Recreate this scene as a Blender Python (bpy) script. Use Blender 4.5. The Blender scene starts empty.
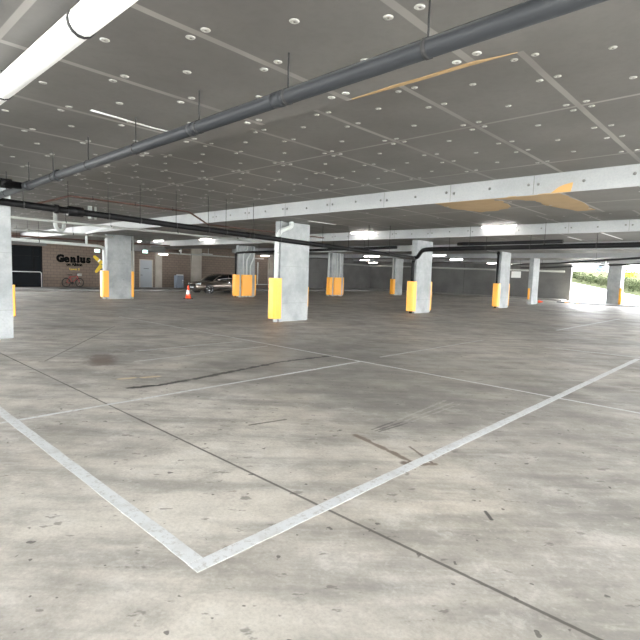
import bpy, bmesh, math, random
from mathutils import Vector, Matrix
random.seed(7)
S = bpy.context.scene
COL = S.collection
PI = math.pi

# ------------------------------------------------------------------ materials
def srgb(r, g, b):
    f = lambda c: (c/255/12.92) if c/255 <= .04045 else ((c/255+.055)/1.055)**2.4
    return (f(r), f(g), f(b), 1)

class NT:
    def __init__(self, name):
        self.m = bpy.data.materials.new(name); self.m.use_nodes = True
        self.t = self.m.node_tree; self.n = self.t.nodes; self.l = self.t.links
        self.b = self.n['Principled BSDF']
        self._pos = None
    def link(self, a, b): self.l.new(a, b)
    def put(self, sock, v):
        if hasattr(v, 'is_output'): self.l.new(v, sock)
        elif v is not None: sock.default_value = v
    def pos(self):
        if self._pos is None: self._pos = self.n.new('ShaderNodeTexCoord').outputs['Object']
        return self._pos
    def math(self, op, a, b=None, c=None, clamp=False):
        k = self.n.new('ShaderNodeMath'); k.operation = op; k.use_clamp = clamp
        self.put(k.inputs[0], a); self.put(k.inputs[1], b); self.put(k.inputs[2], c)
        return k.outputs[0]
    def vmath(self, op, a, b=None):
        k = self.n.new('ShaderNodeVectorMath'); k.operation = op
        self.put(k.inputs[0], a); self.put(k.inputs[1], b)
        return k.outputs['Value'] if op in ('LENGTH', 'DOT_PRODUCT', 'DISTANCE') else k.outputs['Vector']
    def noise(self, scale, detail=4, rough=.55, vec=None, stretch=None, rot=0):
        k = self.n.new('ShaderNodeTexNoise'); k.inputs['Scale'].default_value = scale
        k.inputs['Detail'].default_value = detail; k.inputs['Roughness'].default_value = rough
        v = vec or self.pos()
        if stretch:
            mp = self.n.new('ShaderNodeMapping'); mp.vector_type = 'TEXTURE'; mp.inputs['Scale'].default_value = tuple(1/q for q in stretch)
            mp.inputs['Rotation'].default_value = (0, 0, -rot); self.link(v, mp.inputs[0]); v = mp.outputs[0]
        self.link(v, k.inputs['Vector']); return k.outputs['Fac']
    def sep(self, v=None):
        k = self.n.new('ShaderNodeSeparateXYZ'); self.link(v or self.pos(), k.inputs[0]); return k.outputs
    def ramp(self, f, lo, hi, a=0., b=1.):
        k = self.n.new('ShaderNodeMapRange'); k.interpolation_type = 'SMOOTHSTEP'
        self.put(k.inputs[0], f); k.inputs[1].default_value = lo; k.inputs[2].default_value = hi
        k.inputs[3].default_value = a; k.inputs[4].default_value = b; return k.outputs[0]
    def mix(self, f, a, b):
        k = self.n.new('ShaderNodeMix'); k.data_type = 'RGBA'
        self.put(k.inputs[0], f); self.put(k.inputs[6], a); self.put(k.inputs[7], b); return k.outputs[2]
    def base(self, c): self.put(self.b.inputs['Base Color'], c)
    def set(self, rough=.6, metal=0., spec=.5):
        self.put(self.b.inputs['Roughness'], rough); self.put(self.b.inputs['Metallic'], metal)
        self.put(self.b.inputs['Specular IOR Level'], spec); return self
    def bump(self, h, strength=.2, dist=.02):
        k = self.n.new('ShaderNodeBump'); k.inputs['Strength'].default_value = strength
        k.inputs['Distance'].default_value = dist; self.put(k.inputs['Height'], h)
        self.link(k.outputs[0], self.b.inputs['Normal'])

def plain(name, c, rough=.5, metal=0., var=.12, scale=6., spec=.5):
    t = NT(name); d = tuple(x*(1-var) for x in c[:3])+(1,); u = tuple(min(1, x*(1+var)) for x in c[:3])+(1,)
    t.base(t.mix(t.noise(scale), d, u)); t.set(rough, metal, spec); return t.m

def emit(name, c, s):
    t = NT(name); t.base(c); t.b.inputs['Emission Color'].default_value = c; t.b.inputs['Emission Strength'].default_value = s
    t.set(.4); return t.m

def concrete(name, lo, hi, scale=1.2, rough=.75, pits=.35):
    t = NT(name)
    f = t.ramp(t.noise(scale, 6, .6), .3, .7)
    c = t.mix(f, lo, hi)
    fine = t.noise(26, 3)
    c = t.mix(t.math('MULTIPLY', t.ramp(fine, .35, .7), .18), c, tuple(x*.7 for x in lo[:3])+(1,))
    pit = t.ramp(t.noise(9, 5, .7, stretch=(1, 1, .7)), .66, .74)
    c = t.mix(t.math('MULTIPLY', pit, pits), c, tuple(x*.35 for x in lo[:3])+(1,))
    z = t.sep()[2]
    ln = t.ramp(t.math('ABSOLUTE', t.math('SUBTRACT', z, .62)), .004, .012, 1, 0)   # formwork joint
    ln2 = t.ramp(t.math('ABSOLUTE', t.math('SUBTRACT', z, 1.85)), .004, .01, 1, 0)
    c = t.mix(t.math('MULTIPLY', t.math('MAXIMUM', ln, ln2), .35), c, tuple(x*.5 for x in lo[:3])+(1,))
    t.base(c); t.set(rough); t.bump(fine, .15, .01); return t.m

def seamed(name, lo, hi, tape, ys):
    """grey faced boards, 1.3 m wide, taped along their seams"""
    t = NT(name); s = t.sep()
    x, y = s[0], s[1]
    c = t.mix(t.ramp(t.noise(.7, 4), .3, .7), lo, hi)
    c = t.mix(t.math('MULTIPLY', t.ramp(t.noise(14, 3), .4, .7), .12), c, tuple(v*.6 for v in lo[:3])+(1,))
    wob = t.math('MULTIPLY', t.math('SUBTRACT', t.noise(1.5, 2), .5), .02)
    dx = t.math('PINGPONG', t.math('ADD', t.math('ADD', x, 40-.36), wob), .65)
    m = t.ramp(dx, .03, .038, 1, 0)
    for yy in ys:
        d = t.math('ABSOLUTE', t.math('SUBTRACT', y, yy))
        m = t.math('MAXIMUM', m, t.ramp(d, .022, .03, 1, 0))
    fade = t.ramp(t.noise(.45, 3), .3, .62, .35, 1)
    c = t.mix(t.math('MULTIPLY', m, fade), c, tape)
    dark = t.ramp(t.noise(.6, 2, vec=t.vmath('ADD', t.pos(), (11, 5, 0))), .64, .7)
    core = t.ramp(dx, .006, .012, 1, 0)
    c = t.mix(t.math('MULTIPLY', core, dark), c, srgb(60, 50, 42))
    t.base(c); t.set(.62, 0, .4); return t.m

M = {}
M['slab'] = seamed('grey_ceiling_board', srgb(104, 102, 99), srgb(115, 113, 110), srgb(152, 149, 144), (6.4, 9.09, 15.72, 24.1, 32.6))
M['soffit'] = seamed('grey_beam_board', srgb(104, 102, 99), srgb(115, 113, 110), srgb(152, 149, 144), (1.1, 11.5))
M['beam_face'] = concrete('pale_beam_facing', srgb(146, 149, 149), srgb(160, 162, 162), .8, .6, .1)
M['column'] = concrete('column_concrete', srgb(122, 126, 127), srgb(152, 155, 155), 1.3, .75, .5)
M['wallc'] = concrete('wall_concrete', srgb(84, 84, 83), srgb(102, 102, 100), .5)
M['kerb'] = concrete('kerb_concrete', srgb(112, 110, 107), srgb(134, 132, 128), 1.2)
M['pave'] = concrete('driveway_concrete', srgb(180, 180, 176), srgb(204, 204, 200), .4)

def brick():
    t = NT('brown_blockwork'); s = t.sep()
    k = t.n.new('ShaderNodeCombineXYZ'); t.link(s[1], k.inputs[0]); t.link(s[2], k.inputs[1])
    b = t.n.new('ShaderNodeTexBrick'); t.link(k.outputs[0], b.inputs['Vector'])
    b.inputs['Scale'].default_value = 1; b.inputs['Brick Width'].default_value = .4; b.inputs['Row Height'].default_value = .2
    b.inputs['Mortar Size'].default_value = .014; b.inputs['Mortar Smooth'].default_value = .3
    b.inputs['Color1'].default_value = srgb(108, 95, 84); b.inputs['Color2'].default_value = srgb(102, 90, 80)
    b.inputs['Mortar'].default_value = srgb(76, 68, 61)
    c = t.mix(t.math('MULTIPLY', t.noise(20, 3), .3), b.outputs[0], srgb(80, 72, 66))
    t.base(c); t.set(.85); t.bump(t.math('SUBTRACT', 1, b.outputs['Fac']), .25, .01); return t.m
M['brick'] = brick()
M['pilaster'] = concrete('pilaster_concrete', srgb(140, 134, 126), srgb(158, 152, 143), 1)

def floor_mat():
    t = NT('worn_concrete_floor'); p = t.pos()
    lo, hi = srgb(158, 154, 147), srgb(204, 199, 188)
    big = t.ramp(t.noise(.28, 5, .6), .34, .66)
    c = t.mix(big, lo, hi)
    warm = t.ramp(t.noise(.35, 4, .5, vec=t.vmath('ADD', p, (31, 7, 3))), .48, .72)
    c = t.mix(t.math('MULTIPLY', warm, .6), c, srgb(210, 202, 186))
    tro = t.ramp(t.noise(1.2, 6, .65, stretch=(.45, 2.2, 1), rot=-.75), .40, .68)      # trowel and tyre streaks
    c = t.mix(t.math('MULTIPLY', tro, .6), c, srgb(112, 110, 106))
    tro2 = t.ramp(t.noise(3.2, 5, .6, stretch=(.35, 2.4, 1), rot=-.75, vec=t.vmath('ADD', p, (9, 2, 0))), .52, .7)
    c = t.mix(t.math('MULTIPLY', tro2, .35), c, srgb(214, 208, 198))
    mot = t.noise(2.1, 9, .72)
    c = t.mix(t.math('MULTIPLY', t.ramp(mot, .45, .68), .5), c, srgb(122, 118, 111))
    c = t.mix(t.math('MULTIPLY', t.ramp(mot, .48, .34), .45), c, srgb(216, 213, 206))
    fine = t.noise(45, 4, .7)
    c = t.mix(t.math('MULTIPLY', t.ramp(fine, .35, .75), .3), c, srgb(120, 116, 110))
    pale = t.ramp(t.noise(18, 4, .6), .55, .8)
    c = t.mix(t.math('MULTIPLY', pale, .35), c, srgb(222, 217, 208))
    # darker tone beyond the bays, broken up by noise
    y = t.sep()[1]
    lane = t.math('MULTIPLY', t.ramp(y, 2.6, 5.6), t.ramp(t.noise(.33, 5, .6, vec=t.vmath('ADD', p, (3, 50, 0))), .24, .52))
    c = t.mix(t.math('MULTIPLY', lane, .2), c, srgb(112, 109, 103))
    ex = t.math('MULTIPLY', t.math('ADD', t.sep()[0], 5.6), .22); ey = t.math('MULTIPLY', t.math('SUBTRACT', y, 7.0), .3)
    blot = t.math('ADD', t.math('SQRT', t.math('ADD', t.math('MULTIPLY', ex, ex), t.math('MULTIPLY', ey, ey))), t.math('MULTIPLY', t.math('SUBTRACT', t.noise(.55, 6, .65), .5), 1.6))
    c = t.mix(t.ramp(blot, .55, 1.05, .42, 0), c, srgb(104, 103, 98))      # darker ellipse on the mid floor, edge broken by noise
    # scattered dark spots
    sp = t.ramp(t.noise(6.5, 4, .6, stretch=(.7, 1.4, 1), rot=-.75), .63, .68)
    c = t.mix(t.math('MULTIPLY', sp, .6), c, srgb(96, 92, 86))
    sp2 = t.ramp(t.noise(11, 2, .5, vec=t.vmath('ADD', p, (4, 4, 0))), .70, .735)
    c = t.mix(t.math('MULTIPLY', sp2, .75), c, srgb(70, 66, 62))
    # stains with a shape of their own: distance to a segment, edge broken by noise
    nz = t.math('SUBTRACT', t.noise(7, 5, .7), .5)
    px, py = t.sep()[0], t.sep()[1]
    def seg(a, b, w, wob=.06, soft=.6):
        ax, ay = a; dx, dy = b[0]-a[0], b[1]-a[1]; L2 = dx*dx+dy*dy
        ux, uy = t.math('SUBTRACT', px, ax), t.math('SUBTRACT', py, ay)
        h = t.math('MULTIPLY_ADD', ux, dx/L2, t.math('MULTIPLY', uy, dy/L2), clamp=True)
        ex, ey = t.math('MULTIPLY_ADD', h, -dx, ux), t.math('MULTIPLY_ADD', h, -dy, uy)
        d = t.math('SQRT', t.math('ADD', t.math('MULTIPLY', ex, ex), t.math('MULTIPLY', ey, ey)))
        d = t.math('MULTIPLY_ADD', nz, wob, d)
        return t.ramp(d, w*(1-soft), w*(1+soft*.5), 1, 0)
    def poly(pts, w, wob=.06):
        m = None
        for a, b in zip(pts, pts[1:]):
            s = seg(a, b, w, wob); m = s if m is None else t.math('MAXIMUM', m, s)
        return m
    def stain(mask, col, k):
        nonlocal c
        c = t.mix(t.math('MULTIPLY', mask, k), c, col)
    stain(poly([(-6.28, 2.95), (-6.18, 3.36), (-6.24, 4.04), (-6.34, 4.7), (-6.53, 5.91), (-6.45, 7.2)], .055, .2), srgb(50, 48, 45), .95)
    stain(seg((-6.3, 4.25), (-6.36, 4.75), .06, .2), srgb(70, 66, 60), .8)
    stain(seg((-8.85, 3.68), (-8.2, 3.4), .24, .5), srgb(108, 96, 86), .85)
    stain(seg((-8.9, 2.67), (-8.45, 3.25), .02, .05), srgb(80, 76, 70), .8)
    stain(seg((-8.93, 2.76), (-13.36, 5.91), .022, .05), srgb(92, 89, 83), .7)
    stain(seg((-6.87, 3.11), (-6.84, 3.28), .06, .16), srgb(222, 200, 156), .6)
    stain(seg((-6.76, 3.42), (-6.72, 3.62), .06, .16), srgb(222, 200, 156), .6)
    stain(poly([(-3.02, 3.78), (-2.57, 3.68), (-2.25, 3.6), (-2.15, 3.6), (-2.06, 3.71)], .032, .09), srgb(104, 89, 74), .85)
    stain(seg((-2.45, 3.91), (-2.09, 3.71), .014, .04), srgb(96, 82, 70), .8)
    stain(seg((-2.25, 3.53), (-2.2, 3.58), .05, .06), srgb(84, 68, 56), .85)
    for dx in (-.03, .02, .06):
        stain(seg((-2.98+dx, 4.05), (-2.98+dx*1.5, 4.55+dx), .016, .07), srgb(84, 82, 79), .75)
        stain(seg((-2.98+dx*1.5, 4.55), (-3.05+dx*2.4, 5.8), .016, .1), srgb(200, 197, 191), .28)
    stain(seg((-3.96, 3.18), (-3.86, 3.6), .018, .05), srgb(82, 78, 72), .8)
    stain(seg((-1.37, 3.2), (-1.29, 3.12), .014, .02), srgb(60, 58, 55), .9)
    jt = t.ramp(t.math('ABSOLUTE', t.math('SUBTRACT', y, t.math('MULTIPLY_ADD', nz, .012, 2.41))), .007, .016, 1, 0)
    c = t.mix(t.math('MULTIPLY', jt, .85), c, srgb(74, 70, 65))
    for xx in (-10.9,):
        j2 = t.ramp(t.math('ABSOLUTE', t.math('SUBTRACT', px, xx)), .006, .014, 1, 0)
        c = t.mix(t.math('MULTIPLY', j2, .5), c, srgb(90, 86, 80))
    t.base(c)
    t.put(t.b.inputs['Roughness'], t.ramp(t.noise(.9, 5), .3, .7, .42, .68)); t.put(t.b.inputs['Specular IOR Level'], .45)
    t.bump(t.noise(30, 4, .7), .12, .01)
    return t.m
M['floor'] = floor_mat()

def line_mat(name, wear):
    t = NT(name); f = t.ramp(t.noise(22, 5, .75), .60-wear*.25, .72-wear*.2)
    f2 = t.ramp(t.noise(3, 4, .6), .62-wear*.3, .85-wear*.2)
    c = t.mix(t.math('MULTIPLY', t.math('MAXIMUM', f, f2), .6), srgb(202, 205, 205), srgb(160, 156, 148))
    t.base(c); t.set(.6); return t.m
M['line'] = line_mat('white_line_paint', .42)
M['oldline'] = line_mat('faded_line_paint', .5)
M['guard'] = plain('yellow_plastic_guard', srgb(222, 152, 28), .42, 0, .06, 2)
M['blackpipe'] = plain('black_plastic_pipe', srgb(12, 12, 13), .5, 0, .15, 5, .15)
M['greypipe'] = plain('dark_grey_pipe', srgb(40, 42, 44), .5, 0, .1, 3, .15)
M['whitepipe'] = plain('white_plastic_pipe', srgb(172, 176, 174), .45, 0, .06, 3)
M['palepipe'] = plain('pale_grey_pipe', srgb(150, 152, 147), .5, 0, .08, 3)
M['brownpipe'] = plain('brown_steel_pipe', srgb(78, 52, 43), .55, 0, .2, 6)
M['rod'] = plain('threaded_rod_steel', srgb(46, 46, 46), .7, 0, .1, 6, .2)
M['washer'] = plain('washer_plastic', srgb(170, 169, 164), .5)
M['hole'] = plain('washer_centre', srgb(92, 90, 86), .7)
M['bolt'] = plain('facing_bolt', srgb(110, 110, 108), .6)
M['tan'] = plain('tan_insulation', srgb(164, 138, 100), .95, 0, .14, 3)
M['tan2'] = plain('ochre_insulation', srgb(184, 146, 92), .95, 0, .1, 3)
M['metal'] = plain('painted_metal', srgb(170, 172, 172), .4, .2)
M['white'] = plain('white_paint', srgb(225, 226, 224), .5, 0, .05)
M['dark'] = plain('dark_rubber', srgb(28, 28, 28), .7)
M['tube'] = emit('fluorescent_tube', (1, .93, .88, 1), 12)
M['exit'] = emit('exit_sign_face', (.55, .95, .85, 1), 1.2)
M['exitg'] = plain('exit_sign_green', srgb(30, 140, 100), .5)
M['door'] = plain('grey_door_paint', srgb(134, 140, 146), .5, 0, .04)
M['glass'] = plain('dark_tinted_glass', srgb(8, 13, 16), .35, 0, .2, 1.5, .05)
M['frame'] = plain('dark_frame', srgb(12, 13, 15), .6, 0, .1, 6, .1)
M['cab'] = plain('blue_grey_cabinet', srgb(112, 122, 134), .5, 0, .05)
M['ink'] = plain('black_sign_paint', srgb(8, 8, 9), .8, 0, .05, 6, .1)
M['yel'] = plain('yellow_sign_paint', srgb(206, 176, 44), .6)
M['orange'] = plain('orange_cone_plastic', srgb(238, 84, 44), .5, 0, .06)
M['reflect'] = plain('white_reflective_band', srgb(226, 228, 228), .4)
M['carpaint'] = plain('grey_brown_car_paint', srgb(112, 104, 96), .25, .6, .05, 2)
M['carglass'] = plain('car_glass', srgb(14, 16, 18), .08)
M['chrome'] = plain('chrome', srgb(200, 202, 205), .2, .9)
M['lamp'] = plain('headlight_lens', srgb(190, 195, 200), .12)
M['bikered'] = plain('red_bike_paint', srgb(132, 26, 30), .4)
M['hyd'] = plain('blue_car_paint', srgb(50, 88, 140), .3, .3)

def leaf(name, a, b):
    t = NT(name); t.base(t.mix(t.ramp(t.noise(3, 5, .7), .3, .7), a, b)); t.set(.9, 0, 0); return t.m
M['leaf'] = leaf('grass_bank', srgb(38, 42, 29), srgb(58, 61, 46))
M['leaf2'] = leaf('shrub_leaves', srgb(30, 36, 22), srgb(52, 57, 40))
M['lime'] = leaf('lime_leaves', srgb(84, 124, 26), srgb(116, 140, 34))

# ------------------------------------------------------------------ mesh helpers
class MB:
    def __init__(self): self.bm = bmesh.new(); self.mats = []
    def mi(self, m):
        m = M[m] if isinstance(m, str) else m
        if m not in self.mats: self.mats.append(m)
        return self.mats.index(m)
    def box(self, x0, x1, y0, y1, z0, z1, m, bevel=0, mats=None):
        v = [self.bm.verts.new((x, y, z)) for z in (z0, z1) for y in (y0, y1) for x in (x0, x1)]
        fs = []
        for key, q in (('-z', (0, 2, 3, 1)), ('+z', (4, 5, 7, 6)), ('-y', (0, 1, 5, 4)), ('+y', (2, 6, 7, 3)), ('-x', (0, 4, 6, 2)), ('+x', (1, 3, 7, 5))):
            f = self.bm.faces.new([v[i] for i in q]); f.material_index = self.mi((mats or {}).get(key, m)); fs.append(f)
        if bevel:
            es = list({e for f in fs for e in f.edges})
            bmesh.ops.bevel(self.bm, geom=es, offset=bevel, segments=2, affect='EDGES', profile=.6)
        return self
    def tube(self, pts, r, m, seg=14, bend=0, caps=True):
        P = [Vector(p) for p in pts]
        if bend:
            Q = [P[0]]
            for a, b, c in zip(P, P[1:], P[2:]):
                u, w = (a-b), (c-b); d = min(bend, u.length*.45, w.length*.45); u.normalize(); w.normalize()
                for i in range(6):
                    s = i/5; Q.append((b+u*d)*(1-s)**2+b*2*s*(1-s)+(b+w*d)*s*s)
            P = Q+[P[-1]]
        n0 = None; rings = []
        for i, p in enumerate(P):
            t = (P[min(i+1, len(P)-1)]-P[max(i-1, 0)]).normalized()
            if n0 is None: n0 = t.orthogonal().normalized()
            n0 = (n0-t*n0.dot(t)).normalized(); b = t.cross(n0)
            rr = r[i] if isinstance(r, (list, tuple)) else r
            rings.append([self.bm.verts.new(p+(n0*math.cos(2*PI*k/seg)+b*math.sin(2*PI*k/seg))*rr) for k in range(seg)])
        k0 = self.mi(m)
        for A, B in zip(rings, rings[1:]):
            for k in range(seg):
                f = self.bm.faces.new((A[k], A[(k+1) % seg], B[(k+1) % seg], B[k])); f.material_index = k0; f.smooth = True
        if caps:
            f = self.bm.faces.new(rings[0][::-1]); f.material_index = k0
            f = self.bm.faces.new(rings[-1]); f.material_index = k0
        return self
    def lathe(self, prof, m, seg=20, axis='z', at=(0, 0, 0), mats=None):
        rings = []; at = Vector(at)
        for (r, h) in prof:
            ring = []
            for k in range(seg):
                a = 2*PI*k/seg; u, w = r*math.cos(a), r*math.sin(a)
                q = {'z': (u, w, h), 'x': (h, u, w), 'y': (u, h, w)}[axis]
                ring.append(self.bm.verts.new(at+Vector(q)))
            rings.append(ring)
        for i, (A, B) in enumerate(zip(rings, rings[1:])):
            mm = self.mi(mats[i] if mats else m)
            for k in range(seg):
                f = self.bm.faces.new((A[k], A[(k+1) % seg], B[(k+1) % seg], B[k])); f.material_index = mm; f.smooth = True
        for ring, mm in ((rings[0], mats[0] if mats else m), (rings[-1], mats[-1] if mats else m)):
            f = self.bm.faces.new(ring); f.material_index = self.mi(mm)
        return self
    def prism(self, outline, m, z0=0, z1=.01, mapf=None):
        """outline in (a,b), extruded from z0 to z1; mapf(a,b,h)->xyz"""
        mapf = mapf or (lambda a, b, h: (a, b, h))
        lo = [self.bm.verts.new(mapf(a, b, z0)) for a, b in outline]; hi = [self.bm.verts.new(mapf(a, b, z1)) for a, b in outline]
        k = self.mi(m); n = len(outline)
        for f in [self.bm.faces.new(lo[::-1]), self.bm.faces.new(hi)]+[self.bm.faces.new((lo[i], lo[(i+1) % n], hi[(i+1) % n], hi[i])) for i in range(n)]:
            f.material_index = k
        return self
    def loft(self, rings, m, close=True, caps=True, smooth=True):
        V = [[self.bm.verts.new(p) for p in r] for r in rings]; k = self.mi(m); n = len(V[0])
        for A, B in zip(V, V[1:]):
            for i in range(n if close else n-1):
                f = self.bm.faces.new((A[i], A[(i+1) % n], B[(i+1) % n], B[i])); f.material_index = k; f.smooth = smooth
        if caps:
            for r in (V[0][::-1], V[-1]):
                f = self.bm.faces.new(r); f.material_index = k
        return self
    def mesh(self, name):
        bmesh.ops.recalc_face_normals(self.bm, faces=self.bm.faces[:])
        me = bpy.data.meshes.new(name); self.bm.to_mesh(me); self.bm.free()
        for m in self.mats: me.materials.append(m)
        return me
    def build(self, name, parent=None, label=None, loc=None):
        o = bpy.data.objects.new(name, self.mesh(name)); COL.objects.link(o)
        if parent: o.parent = parent
        if loc: o.location = loc
        if label: o['label'] = label
        return o

def tag(o, label, cat, group=None):
    o['label'] = label; o['category'] = cat
    if group: o['group'] = group
    return o
def struct(o): o['kind'] = 'structure'; return o
def thing(name, label, cat, loc=(0, 0, 0), group=None, rz=0):
    o = bpy.data.objects.new(name, None); COL.objects.link(o); o.location = loc; o.rotation_euler = (0, 0, rz); o.empty_display_size = .2
    return tag(o, label, cat, group)
def copy_mesh(o, parent=None, loc=None):
    c = o.copy(); COL.objects.link(c)
    if parent: c.parent = parent
    if loc: c.location = loc
    return c

# ------------------------------------------------------------------ the shell
SLAB, SOF = 3.69, 3.31
XL, XR, YF, YB = -36.7, 8.0, -11.0, 48.0
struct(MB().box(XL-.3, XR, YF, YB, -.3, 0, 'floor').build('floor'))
ceiling = struct(MB().box(XL-.3, XR, YF, YB, SLAB, SLAB+.3, 'slab').build('ceiling'))
bands = [(.85, 3.76), (10.0, 13.1), (18.25, 21.25), (27.0, 30.0), (35.7, 38.7), (44.3, 47.3)]
beams = []
for y0, y1 in bands:
    b = MB().box(XL, XR, y0, y1, SOF, SLAB, 'beam_face', mats={'-z': M['soffit']}).build('ceiling_beam')
    beams.append(struct(b))

# left wall: glass opening y 9.5..11.25, door y 18.2..19.3 are set into it
w = MB()
w.box(XL-.25, XL, 8.4, 9.45, 0, SLAB, 'brick'); w.box(XL-.25, XL, 9.45, 11.3, 2.9, SLAB, 'brick')
w.box(XL-.25, XL, 11.3, 18.2, 0, SLAB, 'brick'); w.box(XL-.25, XL, 18.2, 19.3, 2.34, SLAB, 'brick')
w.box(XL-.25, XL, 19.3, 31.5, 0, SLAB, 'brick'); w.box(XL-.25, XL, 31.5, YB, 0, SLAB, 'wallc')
w.box(XL-.25, XL, YF, YF+1, 0, SLAB, 'wallc'); w.box(XL-.4, XL-.26, 9, 20, 0, SLAB, 'wallc')
wl = w.build('wall_left'); struct(wl)
for y0, y1 in ((22.75, 23.75), (19.5, 20.05), (17.3, 17.75), (31.3, 31.9)):
    MB().box(XL, XL+.12, y0, y1, .15, SLAB, 'pilaster').build('pilaster', wl)
# end wall, with the driveway opening to its right
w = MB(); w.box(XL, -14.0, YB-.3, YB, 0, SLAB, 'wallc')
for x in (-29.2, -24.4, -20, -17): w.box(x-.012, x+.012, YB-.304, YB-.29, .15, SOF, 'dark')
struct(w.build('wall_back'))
wr = MB()
for y in (-10.5, -5.8, 2.5, 11, 19.5, 28, 36.5, 45): wr.box(XR-.5, XR, y, y+.6, 0, SOF+.3, 'column')
struct(wr.build('wall_right'))
struct(MB().box(XL, -35, YF, YF+.3, 0, SLAB, 'wallc').build('wall_front'))
# raised walkways
struct(MB().box(XL, -33.3, 2, YB-.3, 0, .15, 'kerb', .02).build('trim_1'))
struct(MB().box(-33.3, -14.2, 46.2, YB-.3, 0, .14, 'kerb', .02).build('trim_2'))
struct(MB().box(-11.7, -5, 42.2, 47.8, 0, .06, 'kerb', .015).build('trim_3'))
# window
wn = MB()
for y0, y1 in ((9.45, 9.52), (11.22, 11.3), (10.72, 10.78)): wn.box(XL-.12, XL-.02, y0, y1, .15, 2.9, 'frame')
wn.box(XL-.12, XL-.02, 9.45, 11.3, 2.82, 2.9, 'frame'); wn.box(XL-.12, XL-.02, 9.45, 11.3, .15, .22, 'frame'); wn.box(XL-.1, XL-.04, 9.45, 11.3, 2.2, 2.26, 'frame')
wo = struct(wn.build('window_1'))
MB().box(XL-.09, XL-.07, 9.5, 11.25, .2, 2.85, 'glass').build('window_pane', wo)
# door
d = struct(MB().box(XL-.1, XL-.03, 18.24, 19.26, .16, 2.3, 'door').build('door_1'))
MB().box(XL-.12, XL+.02, 18.18, 18.25, .15, 2.36, 'pilaster').box(XL-.12, XL+.02, 19.25, 19.32, .15, 2.36, 'pilaster').box(XL-.12, XL+.02, 18.18, 19.32, 2.29, 2.36, 'pilaster').build('door_frame', d)
MB().box(XL-.03, XL+.03, 18.3, 18.42, 1.1, 1.14, 'chrome').build('door_handle', d)
MB().box(XL-.03, XL-.018, 18.55, 19.0, 1.62, 1.65, 'frame').build('door_slot', d)

# washers pinning the boards: one mesh, copied
def washer_mesh():
    b = MB(); b.lathe([(.001, -.005), (.009, -.005), (.010, -.007), (.030, -.006), (.036, -.002), (.036, 0)], 'washer', 14, mats=['hole', 'washer', 'washer', 'washer', 'washer'])
    return b
WME = washer_mesh().mesh('fixing_washer')
CAM = Vector((0, 0, 1.6))
def washers(parent, pts):
    pts = sorted(pts, key=lambda p: (Vector(p)-CAM).length)
    for p in pts[:98]:
        o = bpy.data.objects.new('fixing_washer', WME); COL.objects.link(o); o.parent = parent; o.location = p
    rest = pts[98:400]
    if rest:
        bm = bmesh.new()
        for p in rest:
            t = bmesh.new(); t.from_mesh(WME); bmesh.ops.translate(t, verts=t.verts, vec=p)
            me = bpy.data.meshes.new('t'); t.to_mesh(me); t.free(); bm.from_mesh(me); bpy.data.meshes.remove(me)
        me = bpy.data.meshes.new('fixing_washer'); bm.to_mesh(me); bm.free()
        for m in WME.materials: me.materials.append(m)
        o = bpy.data.objects.new('fixing_washer', me); COL.objects.link(o); o.parent = parent; o['kind'] = 'stuff'
def infront(p):
    f = Vector((math.sin(-.755), math.cos(-.755), 0)); v = Vector(p)-CAM
    return v.dot(f) > .8*abs(v.dot(Vector((f.y, -f.x, 0))))*.9
jit = lambda: random.uniform(-.025, .025)
def lattice(z, rows_pair, rows_mid, x0, x1):
    out = []; k = 0
    x = -.64
    while x > x0:
        if x < x1:
            for s in (-.1, .1):
                for y in rows_pair: out.append((x+s+jit()*.6, y+jit(), z))
            for y in rows_mid: out.append((x-.65+jit(), y+jit(), z))
        x -= 1.3
    return [p for p in out if infront(p)]
washers(ceiling, lattice(SLAB, (4.74, 5.36, 6.28, 6.5, 7.41, 8.03, 8.95), (4.43, 5.03, 5.88, 6.87, 7.71, 8.53), -26, 1.5)
        + lattice(SLAB, (14.3, 15.5, 15.9, 17.2), (14.0, 15.0, 16.5), -9, -2)[:30])
washers(beams[0], [(x-.32-.0 if False else x, y, z) for x, y, z in lattice(SOF, (2.06, 2.74, 3.61), (1.63, 2.37, 3.17), -10.5, 1)])
washers(beams[1], lattice(SOF, (10.6, 12.4), (11.5,), -9.5, -1.5)[::3])
# bolts through the pale facing of the beams: paired at each joint and singly between
for bi, x0, x1 in ((1, -16, 1), (2, -18, 2)):
    y0, bb = bands[bi][0], beams[bi]; x = -.64-1.3*1; n = 0
    while x > x0:
        for s in ((-.1, .09) if n % 2 == 0 else (0,)):
            if x+s < x1 and n < 40:
                MB().lathe([(.03, 0), (.03, -.012), (.012, -.02), (.001, -.02)], 'bolt', 10, 'y').build('facing_bolt', bb, loc=(x+s, y0, 3.51+jit()))
        if n % 2 == 0: MB().box(x-.006, x+.006, y0-.003, y0+.01, SOF+.01, SLAB-.01, 'bolt').build('facing_joint', bb)
        x -= .905; n += 1

# tan insulation where the grey facing has torn off the beam
def ragged(pts, n=5, amp=.05):
    out = []
    for (a, b), (c, d2) in zip(pts, pts[1:]+pts[:1]):
        for i in range(n):
            s = i/n; out.append((a+(c-a)*s+random.uniform(-amp, amp)*(i > 0), b+(d2-b)*s+random.uniform(-amp, amp)*(i > 0)))
    return out
soff = lambda a, b, h: (a, b, SOF-h)
MB().prism(ragged([(-5.95, 10.02), (-4.72, 10.02), (-4.55, 10.5), (-4.72, 11.3), (-5.2, 11.75), (-5.7, 11.8), (-6.0, 10.9)]), 'tan', -.01, .004, soff).build('torn_patch', beams[1], 'bare tan insulation')
MB().prism(ragged([(-4.72, 10.02), (-3.3, 10.02), (-3.26, 10.6), (-3.25, 11.7), (-3.3, 12.65), (-3.7, 12.7), (-4.0, 11.5), (-3.95, 10.7), (-4.3, 10.3)], 5, .04), 'tan', -.01, .004, soff).build('torn_patch', beams[1], 'bare tan insulation')
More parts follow.
